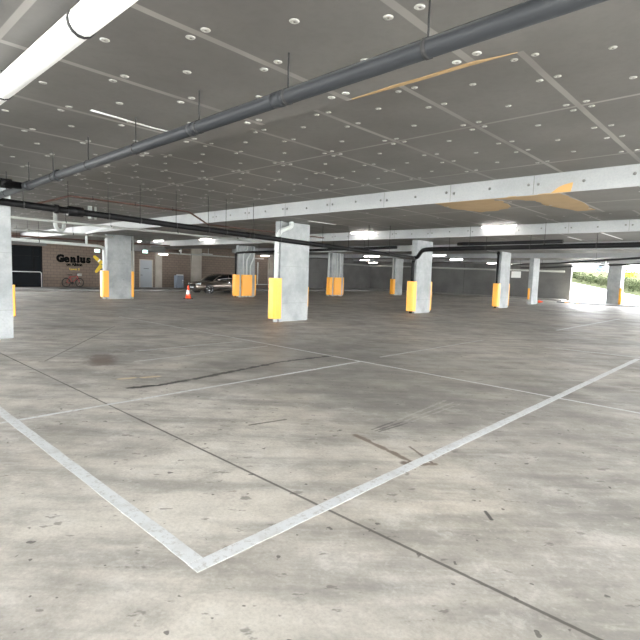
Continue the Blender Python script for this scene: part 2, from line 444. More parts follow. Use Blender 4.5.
MB().prism([(-3.42, SOF+.005), (-3.36, 3.36), (-3.28, 3.42), (-3.17, 3.46), (-3.03, 3.485), (-3.04, 3.40), (-3.06, SOF+.005)], 'tan2', -.01, .005, lambda a, b, h: (a, 10.0-h, b)).build('torn_patch', beams[1], 'bare tan insulation')
MB().prism(ragged([(-3.2, 3.735), (-2.6, 3.71), (-1.9, 3.70), (-1.6, 3.76), (-3.2, 3.76)], 4, .008), 'tan', -.01, .004, soff).build('torn_patch', beams[0], 'bare tan insulation')
# loose white tape hanging along one seam of the near beam
MB().loft([[(-5.69, y, SOF-.004-d3), (-5.63, y, SOF-.002-d3*1.4), (-5.63, y, SOF-d3*1.4), (-5.69, y, SOF-.002-d3)] for y, d3 in ((2.25, .0), (2.5, .006), (2.75, .012), (3.0, .016), (3.2, .012), (3.4, .002))], 'white').build('loose_tape', beams[0], 'white tape')

# ------------------------------------------------------------------ painted lines
def line(a, b, wd, m, label, group=None):
    a, b = Vector((a[0], a[1], 0)), Vector((b[0], b[1], 0)); L = (b-a).length; ang = math.atan2(b.y-a.y, b.x-a.x)
    bm = MB(); n = max(2, int(L/.15)); pts = [(L*i/n, -wd/2+random.uniform(0, .006)) for i in range(n+1)]+[(L*i/n, wd/2-random.uniform(0, .006)) for i in range(n, -1, -1)]
    bm.prism(pts, m, 0, .0008 if m == 'oldline' else .0014); o = bm.build('parking_line', loc=a); o.rotation_euler = (0, 0, ang)
    return tag(o, label, 'parking line', group)
line((-12.0, 1.43), (-2.232, 1.43), .1, 'line', 'bold white bay line running from the lower left edge to the near corner')
line((-2.18, 1.38), (-2.18, 12.52), .104, 'line', 'bold white bay line running from the near corner to the far right')
line((-16, 7.22), (2.5, 7.18), .055, 'oldline', 'thin faded white line crossing the whole floor in front of the middle column')
line((-5.62, -.5), (-5.68, 7.15), .06, 'oldline', 'thin faded white line with dark dashes crossing the dark floor joint at left')
line((-5.75, 7.9), (-5.75, 12.6), .05, 'oldline', 'short faint white line starting past the thin crossing line, before the middle of the floor')
line((-8.05, 3.9), (-8.15, 7.0), .05, 'oldline', 'faint white line just left of the long dark crack')
line((-9.07, 4.4), (-9.07, 7.0), .05, 'oldline', 'faintest white line farther left than the one by the dark crack')
line((-5.45, 17.5), (-5.5, 26.5), .09, 'line', 'distant white line at right between the middle floor and the driveway opening')
line((-4.2, 12.64), (-1.2, 12.86), .07, 'oldline', 'worn white cross line just beyond the far end of the bold right bay line')

# ------------------------------------------------------------------ columns
def column(x1, y0, y1, sx, label, guards, h=SOF, side=()):
    """x1 = face towards +x; guards at the -y end, +y end and on the +x face"""
    r = thing('concrete_column', label, 'column', (x1-sx/2, (y0+y1)/2, 0), 'concrete columns')
    hy = (y1-y0)/2; hx = sx/2
    MB().box(-hx, hx, -hy, hy, 0, h, 'column', .018).build('column_shaft', r)
    def guard(fold, z0=.1, z1=1.45):
        b = MB(); t = .018
        outer = fold; n = len(outer)
        cx = sum(p[0] for p in outer)/n; cy = sum(p[1] for p in outer)/n
        # folded sheet: offset inwards
        inner = []
        for i, p in enumerate(outer):
            q = Vector(p)
            if i in (0, n-1):
                nb = Vector(outer[1] if i == 0 else outer[n-2]); dirv = (nb-q).normalized(); nrm = Vector((-dirv.y, dirv.x))
            else:
                d1 = (q-Vector(outer[i-1])).normalized(); d2 = (Vector(outer[i+1])-q).normalized(); nrm = (Vector((-d1.y, d1.x))+Vector((-d2.y, d2.x))).normalized()
            if nrm.dot(Vector((cx, cy))-q) < 0: nrm = -nrm
            inner.append(tuple(q+nrm*t))
        b.prism(list(outer)+inner[::-1], 'guard', z0, z1)
        return b.build('column_guard', r)
    for g in guards:
        if g == 'a':   # -y end, deep, around a downpipe
            guard([(-hx-.03, -hy+.04), (-hx-.03, -hy-.2), (-hx+.02, -hy-.25), (hx-.04, -hy-.25), (hx+.02, -hy-.2), (hx+.02, -hy+.06)])
        if g == 'b':
            guard([(-hx+.01, hy), (-hx+.01, hy+.14), (-hx+.06, hy+.18), (hx-.07, hy+.18), (hx-.02, hy+.14), (hx-.02, hy)])
        if g == 't':
            guard([(-hx+.02, -hy), (-hx+.02, -hy-.03), (-hx+.06, -hy-.05), (hx-.17, -hy-.05), (hx-.13, -hy-.03), (hx-.13, -hy)], .35, 1.15)
        if g == 's':   # short guard, set higher
            guard([(-hx+.01, hy), (-hx+.01, hy+.04), (-hx+.05, hy+.06), (hx-.06, hy+.06), (hx-.02, hy+.04), (hx-.02, hy)], .48, 1.16)
        if g == 'c':
            guard([(hx, -hy+.2), (hx+.09, -hy+.21), (hx+.115, -hy+.24), (hx+.115, -hy+.99), (hx+.09, -hy+1.02), (hx, -hy+1.03)])
    return r
column(-12.1, 1.75, 3.13, .3, 'pale concrete column at the left edge of the photo, cut off by the frame', 's')
column(-12.1, 10.87, 12.2, .3, 'wide concrete column in the middle with a white downpipe and tall yellow guard', 'as')
column(-12.1, 19.1, 20.42, .3, 'concrete column right of the middle one with a black elbow pipe entering its yellow guard', 'ab')
column(-12.1, 28.15, 29.5, .3, 'concrete column with a straight black pipe down its left side, yellow guards at both ends', 'ab')
column(-13.1, 36.0, 37.2, .3, 'slim concrete column without a pipe, right of the one with the straight black pipe', 't')
column(-9.45, 44.8, 45.9, .95, 'broad dark-faced concrete column standing in the bright driveway opening', ())
column(-25.2, 10.78, 12.05, .32, 'concrete column before the black wall lettering, pale pipes and yellow guards on both sides', 'ab')
column(-25.2, 19.1, 20.4, .32, 'concrete column beside the parked car with three yellow guards and a black pipe', 'abc')
column(-25.2, 27.95, 29.25, .32, 'distant concrete column with pale pipes and three yellow guards, just right of the middle column', 'abc')
column(-25.4, 36.6, 37.85, .32, 'farthest dim concrete column with a yellow guard on its left side only', 'a')
# small yellow guard post face on the broad column in the opening
gp = thing('guard_rail_post', 'yellow bollard at the right side of the broad column in the opening', 'bollard', (-9.3, 44.3, .06))
MB().lathe([(.001, 0), (.1, 0), (.1, 1.25), (.07, 1.3), (.001, 1.31)], 'guard', 14).build('post', gp)

# ------------------------------------------------------------------ pipes
def pipe(name, pts, r, m, label, cat='pipe', bend=.15, rods=(), rodtop=SLAB, collars=(), seg=14, group=None):
    """rods: (x,y,z pipe top) hangers; collars: (point, axis, mult)"""
    o = MB().tube(pts, r, m, seg, bend).build(name); tag(o, label, cat, group)
    for x, y, z in rods:
        top = SOF if any(a <= y <= b for a, b in bands) else SLAB
        MB().tube([(x, y, z+r*.9), (x, y, top)], .007, 'rod', 6).build('hanger_rod', o)
        ax = Vector(pts[-1])-Vector(pts[0]); ax = 'x' if abs(ax.x) > abs(ax.y) else 'y'
        MB().lathe([(r*1.0, -.015), (r*1.08, -.015), (r*1.08, .015), (r*1.0, .015)], 'rod', 14, ax, (x, y, z)).build('pipe_clip', o)
    for p, ax, k, ln in collars:
        MB().lathe([(r, -ln), (r*k, -ln), (r*k, ln), (r, ln)], m, 16, ax, p).build('coupling', o)
    return o
zq = lambda x: 2.9826+(x+2.98)*.00885
pipe('drain_pipe', [(-14, 2.68, zq(-14)), (2.5, 2.68, zq(2.5))], .059, 'greypipe', 'thick dark grey pipe slung under the ceiling from left edge to top centre',
     rods=[(x, 2.68, zq(x)) for x in (-10.6, -9.3, -8.15, -6.83, -5.49, -4.2, -2.95, -1.7)], collars=[((-7.95, 2.68, zq(-7.95)), 'x', 1.4, .025), ((-4.3, 2.68, zq(-4.3)), 'x', 1.06, .04), ((-3.05, 2.68, zq(-3.05)), 'x', 1.06, .05), ((-9.35, 2.68, zq(-9.35)), 'x', 1.3, .1)])
pipe('vent_pipe', [(-14, 1.3, 3.15), (3, 1.3, 3.15)], .085, 'white', 'thick white pipe close overhead at the top left corner', rods=[(x, 1.3, 3.15) for x in (-7, -5.2, -3.4, -1.5, .6)])
pipe('branch_pipe', [(-9.75, -.8, 2.98), (-9.5, 2.62, 2.93)], .06, 'blackpipe', 'black pipe with couplings at the left edge joining the thick grey pipe',
     rods=[(-9.68, .9, 2.965), (-9.6, 1.85, 2.95)], collars=[((-9.6, 1.95, 2.95), 'y', 1.3, .05), ((-9.54, 2.4, 2.94), 'y', 1.35, .08)])
# long black drain falling towards the third column
bz = lambda y: 2.95-.0262*(y-.5)
pipe('drain_pipe', [(-11.86, -2, bz(-2)), (-11.86, 18.35, bz(18.35)), (-12.14, 18.93, 2.44), (-12.22, 18.97, 2.3), (-12.22, 18.97, 0)], .075, 'blackpipe',
     'long thin black pipe falling from the left edge past the middle column to the third', bend=.12,
     rods=[(-11.86, y, bz(y)) for y in (3.3, 4.2, 5.1, 5.9, 6.9, 7.9, 8.5, 9.5, 10.6, 12.6, 14, 15.2, 16.6)], collars=[((-11.86, 4.35, bz(4.35)), 'y', 1.5, .16), ((-11.86, 3.95, bz(3.95)), 'y', 1.35, .04), ((-11.86, 9.3, bz(9.3)), 'y', 1.15, .06)])
pipe('drain_pipe', [(5, 18.5, 2.97), (-11.0, 18.5, 2.85), (-11.5, 18.55, 2.83), (-11.9, 18.8, 2.52), (-12.1, 18.86, 2.5)], .09, 'blackpipe',
     'black pipe running right from the elbow on the third column, lower of the pair', bend=.2, rods=[(x, 18.5, 2.85+(x+11)*.0075) for x in (-10.2, -8.6, -6.9, -4.7, -2.2)])
pipe('drain_pipe', [(-5.6, 17.9, 3.01), (-9.2, 17.9, 3.0), (-9.5, 17.9, 3.0)], .065, 'blackpipe', 'short black pipe hung just above the long black one at right, upper of the pair', bend=.05, rods=[(x, 17.9, 3.0) for x in (-9, -6.2)])
pipe('drain_pipe', [(-13.1, 18.9, 2.98), (-24.6, 18.9, 2.83), (-25.36, 18.97, 2.8), (-25.36, 18.97, 0)], .065, 'blackpipe',
     'black pipe crossing behind the middle column and dropping beside the parked car', bend=.15, rods=[(x, 18.9, 2.83+(x+24.6)*.013) for x in (-23, -21, -19, -17, -15)], collars=[((-25.36, 18.97, 2.7), 'z', 1.3, .06)])
pipe('downpipe', [(-12.24, 28.0, 3.31), (-12.24, 28.0, 0)], .065, 'blackpipe', 'straight black downpipe on the left of the fourth column', bend=0, collars=[((-12.24, 28.0, 3.2), 'z', 1.4, .07)])
# white and pale pipes
pipe('downpipe', [(-11.93, 11.15, 3.31), (-11.93, 11.15, 3.13), (-12.0, 10.72, 2.98), (-12.16, 10.74, 2.7), (-12.16, 10.74, 0)], .072, 'whitepipe', 'white downpipe with an S bend beside the middle column', bend=.16, collars=[((-12.16, 10.74, 2.25), 'z', 1.06, .05)])
pipe('service_pipe', [(-18.6, -1, 3.17), (-18.6, 18.9, 3.09)], .045, 'palepipe', 'long pale pipe under the ceiling at left, topmost of three', rods=[(-18.6, y, 3.15) for y in (6.5, 8.1, 10.9, 14)], collars=[((-18.6, 4.6, 3.15), 'y', 1.3, .04), ((-18.6, 8.2, 3.135), 'y', 1.3, .04)])
pipe('service_pipe', [(-24.3, 1, 3.12), (-24.3, 10.7, 3.12)], .055, 'palepipe', 'pale pipe under the ceiling at left, middle one of three', rods=[(-24.3, y, 3.12) for y in (6.9, 8.8)], collars=[((-24.3, 6.9, 3.12), 'y', 1.3, .04)])
pipe('service_pipe', [(-24.8, 1, 2.78), (-24.8, 10.2, 2.66), (-25.2, 10.6, 2.58), (-25.3, 10.65, 2.3), (-25.3, 10.65, 0)], .07, 'whitepipe', 'white pipe, lowest of three at left, turning down into the column guard before the lettering', bend=.18, rods=[(-24.8, y, 2.7) for y in (5, 7.5)])
pipe('branch_pipe', [(-18.7, 8.1, 3.13), (-24.5, 9.55, 3.22), (-24.8, 9.6, 3.2), (-24.8, 9.6, 2.68)], .06, 'whitepipe', 'white branch pipe dropping onto the lowest of the three left pipes', bend=.1)
pipe('downpipe', [(-25.3, 12.18, 3.31), (-25.3, 12.18, 0)], .045, 'palepipe', 'thin pale downpipe on the right of the column before the lettering', bend=0)
pipe('drain_trap', [(-20.0, 6.62, 3.7), (-20.0, 6.62, 3.05), (-20.05, 6.78, 2.93), (-20.1, 6.95, 3.0), (-20.1, 6.95, 3.3)], .07, 'whitepipe', 'white U-shaped trap hanging under the ceiling at left', bend=.14)
pipe('stub_pipe', [(-17.5, 6.9, 3.7), (-17.5, 6.9, 3.25)], .07, 'whitepipe', 'short thick white stub pipe hanging right of the U-shaped trap', bend=0)
pipe('stub_pipe', [(-17.6, 7.12, 3.7), (-17.6, 7.12, 3.26)], .04, 'whitepipe', 'short thin white stub pipe beside the thick stub', bend=0)
pipe('sprinkler_pipe', [(-15, 3.2, 3.2), (-15, 4.3, 3.2), (-15, 5.35, 3.6), (-15, 9.2, 3.6), (-15, 10.0, 3.24), (-15, 16, 3.24)], .028, 'brownpipe', 'thin brown pipe stepping up and down around the beam at left', bend=.08, rods=[(-15, y, 3.6) for y in (6, 7.3, 8.6)])
pipe('sprinkler_pipe', [(-30, 3, 3.1), (-30, 17, 3.2)], .05, 'brownpipe', 'brown pipe low at left above the wall lettering', rods=[(-30, 8, 3.13), (-30, 15, 3.18)])
for y, lab in ((19.42, 'left'), (19.7, 'middle'), (19.98, 'right')):
    k = (19.42, 19.7, 19.98).index(y)
    pipe('conduit_pipe', [(-25.152, y+.28, 3.31), (-25.152, y+.28, 3.05-.25*k), (-25.152, y, 2.75-.35*k), (-25.152, y, 0)], .042, 'whitepipe', lab+' of three pale pipes jogging down the column beside the car', bend=.08)
pipe('downpipe', [(-25.46, 27.83, 3.31), (-25.46, 27.83, 0)], .075, 'whitepipe', 'pale downpipe on the left of the distant column right of the middle one', bend=0)
pipe('conduit_pipe', [(-25.152, 28.45, 3.31), (-25.152, 28.45, 0)], .04, 'whitepipe', 'left of two thin white pipes on the front of the distant column', bend=0)
pipe('conduit_pipe', [(-25.152, 28.75, 3.31), (-25.152, 28.75, 0)], .04, 'whitepipe', 'right of two thin white pipes on the front of the distant column', bend=0)
pipe('downpipe', [(-25.56, 36.46, 3.31), (-25.56, 36.46, 0)], .07, 'palepipe', 'pale downpipe on the left of the farthest column', bend=0)
pipe('drain_pipe', [(-18.4, 45.2, 3.12), (-12.4, 39.36, 3.1), (-5.82, 31.43, 3.1), (-2, 27.2, 3.1)], .06, 'greypipe', 'upper of two grey pipes crossing diagonally above the driveway opening', bend=.3, rods=[(-8.9, 35.15, 3.1), (-14.4, 41.4, 3.1)])
pipe('drain_pipe', [(-18.4, 48-.6, 2.93), (-13.92, 44.1, 2.95), (-6.65, 36.11, 2.95), (-2.5, 31.5, 2.95)], .06, 'greypipe', 'lower of two grey pipes crossing diagonally above the driveway opening', bend=.3, rods=[(-10.3, 40.1, 2.95)])
jb = thing('junction_box', 'small pale box on the diagonal pipes above the opening', 'box', (-8.9, 37.0, 2.9))
MB().box(-.16, .16, -.12, .12, 0, .3, 'white', .02).build('casing', jb); MB().box(-.12, .12, -.135, -.12, .04, .26, 'metal', .004).build('cover', jb)
pipe('service_pipe', [(-36.5, 40.2, 2.92), (-36.3, 47.2, 2.9), (-35.5, 47.5, 2.9), (-14.5, 47.5, 2.65)], .09, 'palepipe', 'thick pale pipe along the top of the far dark end wall', bend=.3)
pipe('service_pipe', [(-36.4, 20, 2.95), (-36.4, 30.5, 2.95)], .05, 'palepipe', 'pale pipe along the top of the brown block wall behind the car', rods=[(-36.4, 21.5, 2.95), (-36.4, 26.5, 2.95)])
# thin white pipes on the wall between the two columns
pipe('wall_pipe', [(-36.5, 29.3, 2.6), (-36.5, 29.3, .5)], .05, 'whitepipe', 'left of two upright white wall pipes beyond the car', bend=0)
pipe('wall_pipe', [(-36.5, 29.9, 2.6), (-36.5, 29.9, .5)], .05, 'whitepipe', 'right of two upright white wall pipes beyond the car', bend=0)
pipe('wall_pipe', [(-36.52, 28.2, .5), (-36.52, 33, .5)], .045, 'whitepipe', 'low level white wall pipe beyond the car', bend=0)

# ------------------------------------------------------------------ lights
def batten(x, y, z, L, label, axis='x', lit=True, drop=0):
    r = thing('fluorescent_light', label, 'light', (x, y, z), 'ceiling lights', {'x': 0, 'y': PI/2}.get(axis, axis))
    MB().box(-L/2-.03, L/2+.03, -.045, .045, .03, .09, 'white', .008).build('housing', r)
    MB().tube([(-L/2, 0, .008), (L/2, 0, .008)], .02, 'tube' if lit else 'reflect', 10).build('tube', r)
    top = (SOF if any(a <= y <= b for a, b in bands) else SLAB)-z; drop = top if top > .095 else 0
    for s in (-1, 1): MB().box(s*L/2-.015, s*L/2+.015, -.02, .02, -.014, .035, 'white').build('lamp_holder', r)
    if drop:
        for s in (-1, 1): MB().tube([(s*L*.4, 0, .085), (s*L*.4, 0, drop)], .008, 'rod', 6).build('suspension', r)
    return r
batten(-14.43, 17.98, 3.6, 1.3, 'lit tube light on the second beam, right above the long black pipe near the middle')
batten(-7.93, 17.98, 3.6, 1.3, 'lit tube light on the second beam, below the left tan patch')
batten(-27.3, 18.0, 3.6, 1.3, 'lit tube light on the beam above the orange cone')
batten(-32.6, 17.6, 3.6, 1.35, 'lit tube light on the beam, second right of the pale-piped left column')
batten(-35.2, 17.3, 3.6, 1.2, 'lit tube light on the beam, tight right of the pale-piped left column')
batten(-35.5, 19.55, 2.78, .8, 'small lit tube light hung low right of the grey door', 'y', drop=.9)
batten(-24.8, 32.3, 3.25, 1.55, 'longest of three lit tube lights hung left of the farthest column', drop=.41)
batten(-31.6, 40.0, 3.25, 1.2, 'middle one of three lit tube lights hung left of the farthest column', drop=.47)
batten(-34.8, 45.6, 3.2, 1.3, 'shortest and lowest of three lit tube lights left of the farthest column', drop=.11)
batten(-17.87, 31.1, 3.25, 1.0, 'lit tube light just right of the third column, upper one', drop=.24)
batten(-19.7, 37.0, 3.22, 1.1, 'lit tube light right of the third column, lower one', drop=.09)
batten(-20.0, 44.5, 3.2, 1.0, 'lit tube light left of the column with the straight black pipe', drop=.11)
batten(-18.5, 46.5, 3.2, 1.0, 'lit tube light behind the column with the straight black pipe', drop=.11)
batten(-36.2, 30.5, 3.22, 1.0, 'lit tube light over the brown block wall beyond the car, left one', 'y', drop=.47)
batten(-35.8, 33.0, 3.22, 1.2, 'lit tube light over the brown block wall beyond the car, right one', 'y', drop=.47)
for bi, x, y0, y1 in ((1, -11.2, 11.2, 12.5), (2, -5.95, 19.55, 21.2), (2, -4.55, 18.4, 21.2), (3, -12.5, 27.05, 29.9)):
    MB().box(x-.035, x+.035, y0, y1, SOF-.008, SOF+.01, 'white').build('seam_strip', beams[bi], 'white strip')
em = thing('emergency_light', 'small twin-lamp emergency light right of the grey door', 'light', (-35.5, 21.06, 3.0))
MB().box(-.06, .06, -.1, .1, .1, .2, 'white', .01).build('housing', em)
for dz in (.3, .02): MB().lathe([(.001, -.05), (.05, -.05), (.07, .03), (.001, .04)], 'lamp', 12, 'x', (.06, 0, dz)).build('lamp', em)
MB().tube([(0, 0, .2), (0, 0, .31)], .012, 'rod', 8).build('suspension', em)
pn = thing('pendant_plate', 'grey flat pendant fixture on a stem above the parked car', 'fixture', (-35.0, 23.2, 2.98))
MB().box(-.15, .15, -.5, .5, 0, .06, 'metal', .015).build('plate', pn); MB().tube([(0, .15, .06), (0, .15, .71)], .02, 'metal', 8).build('stem', pn)
def exit_sign(loc, label):
    r = thing('exit_sign', label, 'sign', loc)
    MB().box(-.03, .03, -.2, .2, 0, .24, 'white', .008).build('casing', r)
    MB().box(.03, .036, -.18, .18, .025, .215, 'exit').build('sign_face', r)
    b = MB(); b.box(.036, .04, .07, .16, .05, .19, 'exitg'); b.prism([(-.15, .12), (-.09, .17), (-.09, .14), (-.02, .14), (-.02, .1), (-.09, .1), (-.09, .07)], 'exitg', .036, .04, lambda a, c, h: (h, a, c)); b.build('pictogram', r)
    MB().tube([(0, 0, .24), (0, 0, (2.95 if 16.9 < loc[1] < 19.5 and loc[0] < -35.1 else SLAB)-loc[2])], .01, 'rod', 6).build('suspension', r)
    return r
exit_sign((-34.9, 17.75, 2.78), 'lit green exit sign hanging in front of the grey door')
exit_sign((-36.2, 14.75, 2.68), 'lit green exit sign left of the white downpipe by the lettering')

# ------------------------------------------------------------------ left wall: lettering, mural, window rail, bicycle, cabinet
def text(body, size, mat, label, name, loc, bold=0., sx=1., parent=None):
    cu = bpy.data.curves.new(name, 'FONT'); cu.body = body; cu.size = size; cu.offset = bold; cu.extrude = .008; cu.resolution_u = 3
    cu.align_x = 'LEFT'
    tmp = bpy.data.objects.new('t', cu); COL.objects.link(tmp)
    bpy.context.view_layer.update()
    me = bpy.data.meshes.new_from_object(tmp.evaluated_get(bpy.context.evaluated_depsgraph_get())); bpy.data.objects.remove(tmp)
    me.materials.clear(); me.materials.append(M[mat])
    # x of text -> +y of world, y of text -> +z, facing +x
    for v in me.vertices: v.co = Vector((v.co.z, v.co.x*sx, v.co.y))
    o = bpy.data.objects.new(name, me); COL.objects.link(o); o.location = loc
    if parent: o.parent = parent; o.location = Vector(loc)-parent.location
    if label: tag(o, label, 'lettering')
    return o
sg = thing('wall_lettering', 'bold black lettering painted on the brown block wall above the red bicycle', 'lettering', (XL+.012, 12.18, 1.4))
X0 = XL+.012
yy = 12.18
for ch, wd in (('G', .50), ('e', .42), ('n', .44), ('i', .22), ('u', .44), ('s', .38)):
    o = text(ch, .66, 'ink', None, 'letter', (X0, yy, 1.93), .055, 1.0, sg); yy += wd
# heavy slab serifs to the letters
b = MB()
for (ya, yb, za, zb) in ((13.08, 13.22, 2.22, 2.29), (13.08, 13.24, 1.93, 1.99), (13.33, 13.5, 1.93, 1.99), (13.55, 13.68, 2.22, 2.29), (13.52, 13.74, 1.93, 1.99), (13.72, 13.85, 2.22, 2.29), (13.98, 14.1, 2.22, 2.29), (14.0, 14.18, 1.93, 1.98)):
    b.box(-.008, .008, ya-12.18, yb-12.18, za-1.4, zb-1.4, 'ink')
b.build('serif', sg)
text('on Albion', .27, 'ink', None, 'subtitle', (X0, 12.82, 1.66), .016, 1.0, sg)
text('Lower 2', .2, 'yel', None, 'subtitle', (X0, 13.02, 1.36), .002, 1.0, sg)['label'] = 'yellow lettering'
mu = thing('painted_cross', 'yellow diagonal cross painted on the wall right of the lettering', 'mural', (XL+.01, 15.3, 1.85))
def blade(a, b2, wd):
    a, b2 = Vector(a), Vector(b2); u = (b2-a).normalized(); n = Vector((-u.y, u.x))
    return [tuple(a-n*wd*.6), tuple(a-n*wd*.2-u*wd*.5), tuple(a+n*wd*.6), tuple(b2+n*wd), tuple(b2+n*wd*.3+u*wd*.5), tuple(b2-n*wd*.9)]
mp = lambda a, c, h: (h, a, c)
MB().prism(blade((-.56, .55), (-.05, .08), .16), 'yel', -.005, .006, mp).build('stroke', mu); MB().prism(blade((-.45, -.58), (-.05, -.12), .16), 'yel', -.005, .006, mp).build('stroke', mu)
MB().prism(blade((.56, .55), (.05, .08), .16), 'yel', -.005, .006, mp).build('stroke', mu); MB().prism(blade((.45, -.58), (.05, -.12), .16), 'yel', -.005, .006, mp).build('stroke', mu)
MB().prism([(-.33, .2), (-.18, .38), (-.1, .32), (-.25, .13)], 'white', .004, .009, mp).build('band', mu, 'white band')
rl = thing('handrail', 'pale metal handrail standing in front of the dark glass', 'handrail', (-36.3, 9, .15))
MB().tube([(0, 0, 1.02), (0, 2.02, 1.02), (0, 2.1, .94), (0, 2.1, 0)], .03, 'metal', 10, .05).build('top_rail', rl)
MB().tube([(0, .02, 1.0), (0, .02, 0)], .025, 'metal', 8).build('post', rl)
MB().box(-.01, .01, .05, 2.06, .06, .95, 'glass').build('infill_panel', rl)
du = tag(MB().box(-.25, .25, 0, 2.5, 0, .22, 'wallc', .02).build('service_duct', loc=(-36.4, 8.9, 2.93)), 'pale boxed duct above the dark glass at left', 'duct')
hd = struct(MB().box(XL, XL+1.6, 16.9, 19.5, 2.95, SLAB, 'wallc').build('trim_4'))

bk = thing('bicycle', 'red bicycle with a pale front basket parked at the brown block wall', 'bicycle', (-36.1, 12.3, .15), None, .25)
def ring(b, c, R, r, m):
    n = 28; pts = [(c[0], c[1]+R*math.cos(2*PI*i/n), c[2]+R*math.sin(2*PI*i/n)) for i in range(n+1)]
    b.tube(pts, r, m, 8, 0, False)
for yw in (.32, 1.34):
    b = MB(); ring(b, (0, yw, .325), .3, .034, 'dark')
    wheel = b.build('wheel', bk)
    s = MB()
    for i in range(12):
        a = 2*PI*i/12; s.tube([(0, yw, .325), (0, yw+.29*math.cos(a), .325+.29*math.sin(a))], .003, 'chrome', 4)
    s.lathe([(.001, -.04), (.035, -.04), (.035, .04), (.001, .04)], 'dark', 10, 'x', (0, yw, .325)); s.build('spokes', wheel)
f = MB()
for a, c in (((0, .32, .325), (0, .74, .30)), ((0, .32, .325), (0, .60, .74)), ((0, .60, .80), (0, .74, .30)), ((0, .62, .72), (0, 1.14, .78)), ((0, .74, .30), (0, 1.17, .66)), ((0, 1.13, .84), (0, 1.34, .325))):
    f.tube([a, c], .026, 'bikered', 8)
f.build('frame', bk)
MB().box(-.07, .07, .45, .73, .84, .9, 'dark', .02).build('saddle', bk)
MB().tube([(-.28, 1.02, .98), (-.2, 1.12, .98), (.2, 1.12, .98), (.28, 1.02, .98)], .014, 'dark', 8, .06).tube([(0, 1.13, .84), (0, 1.12, .98)], .016, 'dark', 8).build('handlebar', bk)
MB().box(-.15, .15, 1.22, 1.42, .8, .98, 'palepipe', .02).build('basket', bk)
MB().lathe([(.001, -.02), (.1, -.02), (.1, .02), (.001, .02)], 'dark', 16, 'x', (.05, .74, .30)).tube([(.08, .74, .3), (.08, .86, .2), (.16, .86, .2)], .012, 'dark', 6).tube([(-.06, .74, .3), (-.06, .62, .4), (-.16, .62, .4)], .012, 'dark', 6).build('crank', bk)

cb = thing('metal_cabinet', 'blue-grey metal cabinet standing at the brown block wall right of the grey door', 'cabinet', (-36.2, 21.35, .15))
MB().box(-.25, .25, -.3, .3, 0, 1.02, 'cab', .02).build('body', cb); MB().box(.25, .262, -.25, .25, .08, .9, 'cab', .004).build('door', cb)
MB().box(-.22, .24, -.12, .28, 1.02, 1.1, 'metal', .02).build('lid', cb); MB().box(.262, .29, .16, .2, .45, .6, 'chrome').build('handle', cb)

# ------------------------------------------------------------------ cone
cn = thing('traffic_cone', 'orange traffic cone with a white band standing on the floor left of the car', 'cone', (-24.42, 15.0, 0))
MB().box(-.2, .2, -.2, .2, 0, .04, 'dark', .01).build('base', cn)
MB().lathe([(.165, .04), (.118, .28), (.076, .5), (.035, .72), (.03, .76), (.001, .762)], 'orange', 20, mats=['orange', 'reflect', 'orange', 'orange', 'orange']).build('cone_body', cn)
MB().lathe([(.1205, .28), (.122, .28), (.080, .5), (.0785, .5)], 'reflect', 20).build('reflective_band', cn, 'white band')
rc = thing('traffic_cone', 'small red cone lying on the floor behind the slim column without a pipe', 'cone', (-13.5, 39.0, 0))
c1 = MB().lathe([(.11, 0), (.07, .16), (.03, .3), (.001, .32)], 'orange', 16, 'x').build('cone_body', rc, loc=(-.1, 0, .11))
MB().box(-.12, -.1, -.12, .12, 0, .24, 'orange', .005).build('base', rc)

# wheel stop, black and yellow
ws = thing('speed_hump', 'low black and yellow striped rubber hump across the driveway opening', 'hump', (-13.5, 42.9, 0))
for i in range(8):
    MB().prism([(-.15, 0), (-.1, .07), (.1, .07), (.15, 0)], 'guard' if i % 3 == 2 else 'dark', i*.3, i*.3+.3, lambda a, c, h: (h, a, c)).build('segment', ws)

# white hanging panel far behind the fourth column
hp = thing('hanging_panel', 'white rectangular sign board hanging between the fourth and the slim column', 'sign', (-16.7, 42.0, 1.92))
MB().box(-.4, .4, -.02, .02, 0, .54, 'white', .006).build('board', hp)
for s in (-.32, .32): MB().tube([(s, 0, .53), (s, 0, SLAB-1.92)], .008, 'rod', 6).build('suspension', hp)

# ------------------------------------------------------------------ parked car (nose towards -y)
car = thing('parked_car', 'grey-brown sedan parked nose out behind the yellow-guarded column', 'car', (-30.9, 19.3, 0))
W = .88
# stations along the body: y, half width, bottom z, top z (bonnet / belt line)
st = [(0.00, .50, .38, .56), (.04, .62, .28, .66), (.15, .74, .22, .73), (.4, .83, .19, .79), (.8, .87, .18, .84), (1.3, .88, .18, .90), (1.9, .88, .18, .94), (2.7, .88, .18, .96), (3.5, .88, .18, .98), (4.0, .86, .2, 1.0), (4.3, .82, .25, .99), (4.5, .74, .34, .93), (4.55, .62, .42, .84)]
rings = []
for y, hw, zb, zt in st:
    h = zt-zb
    rings.append([(-hw*.86, y, zb), (-hw*.98, y, zb+h*.2), (-hw, y, zb+h*.5), (-hw*.97, y, zb+h*.8), (-hw*.86, y, zb+h*.96), (-hw*.4, y, zt+.02), (0, y, zt+.03), (hw*.4, y, zt+.02), (hw*.86, y, zb+h*.96), (hw*.97, y, zb+h*.8), (hw, y, zb+h*.5), (hw*.98, y, zb+h*.2), (hw*.86, y, zb)])
MB().loft(rings, 'carpaint').build('body', car)
gst = [(1.25, .70, .90), (1.75, .66, 1.24), (2.1, .62, 1.38), (2.6, .60, 1.43), (3.1, .60, 1.41), (3.55, .62, 1.27), (4.05, .68, 1.0)]
rings = []
for y, hw, zt in gst:
    zb = .88; lo = .78
    rings.append([(-lo, y, zb), (-hw, y, max(zb+.02, zt-.06)), (-hw*.7, y, zt), (0, y, zt+.015), (hw*.7, y, zt), (hw, y, max(zb+.02, zt-.06)), (lo, y, zb)])
cab = MB().loft(rings, 'carglass').build('windows', car)
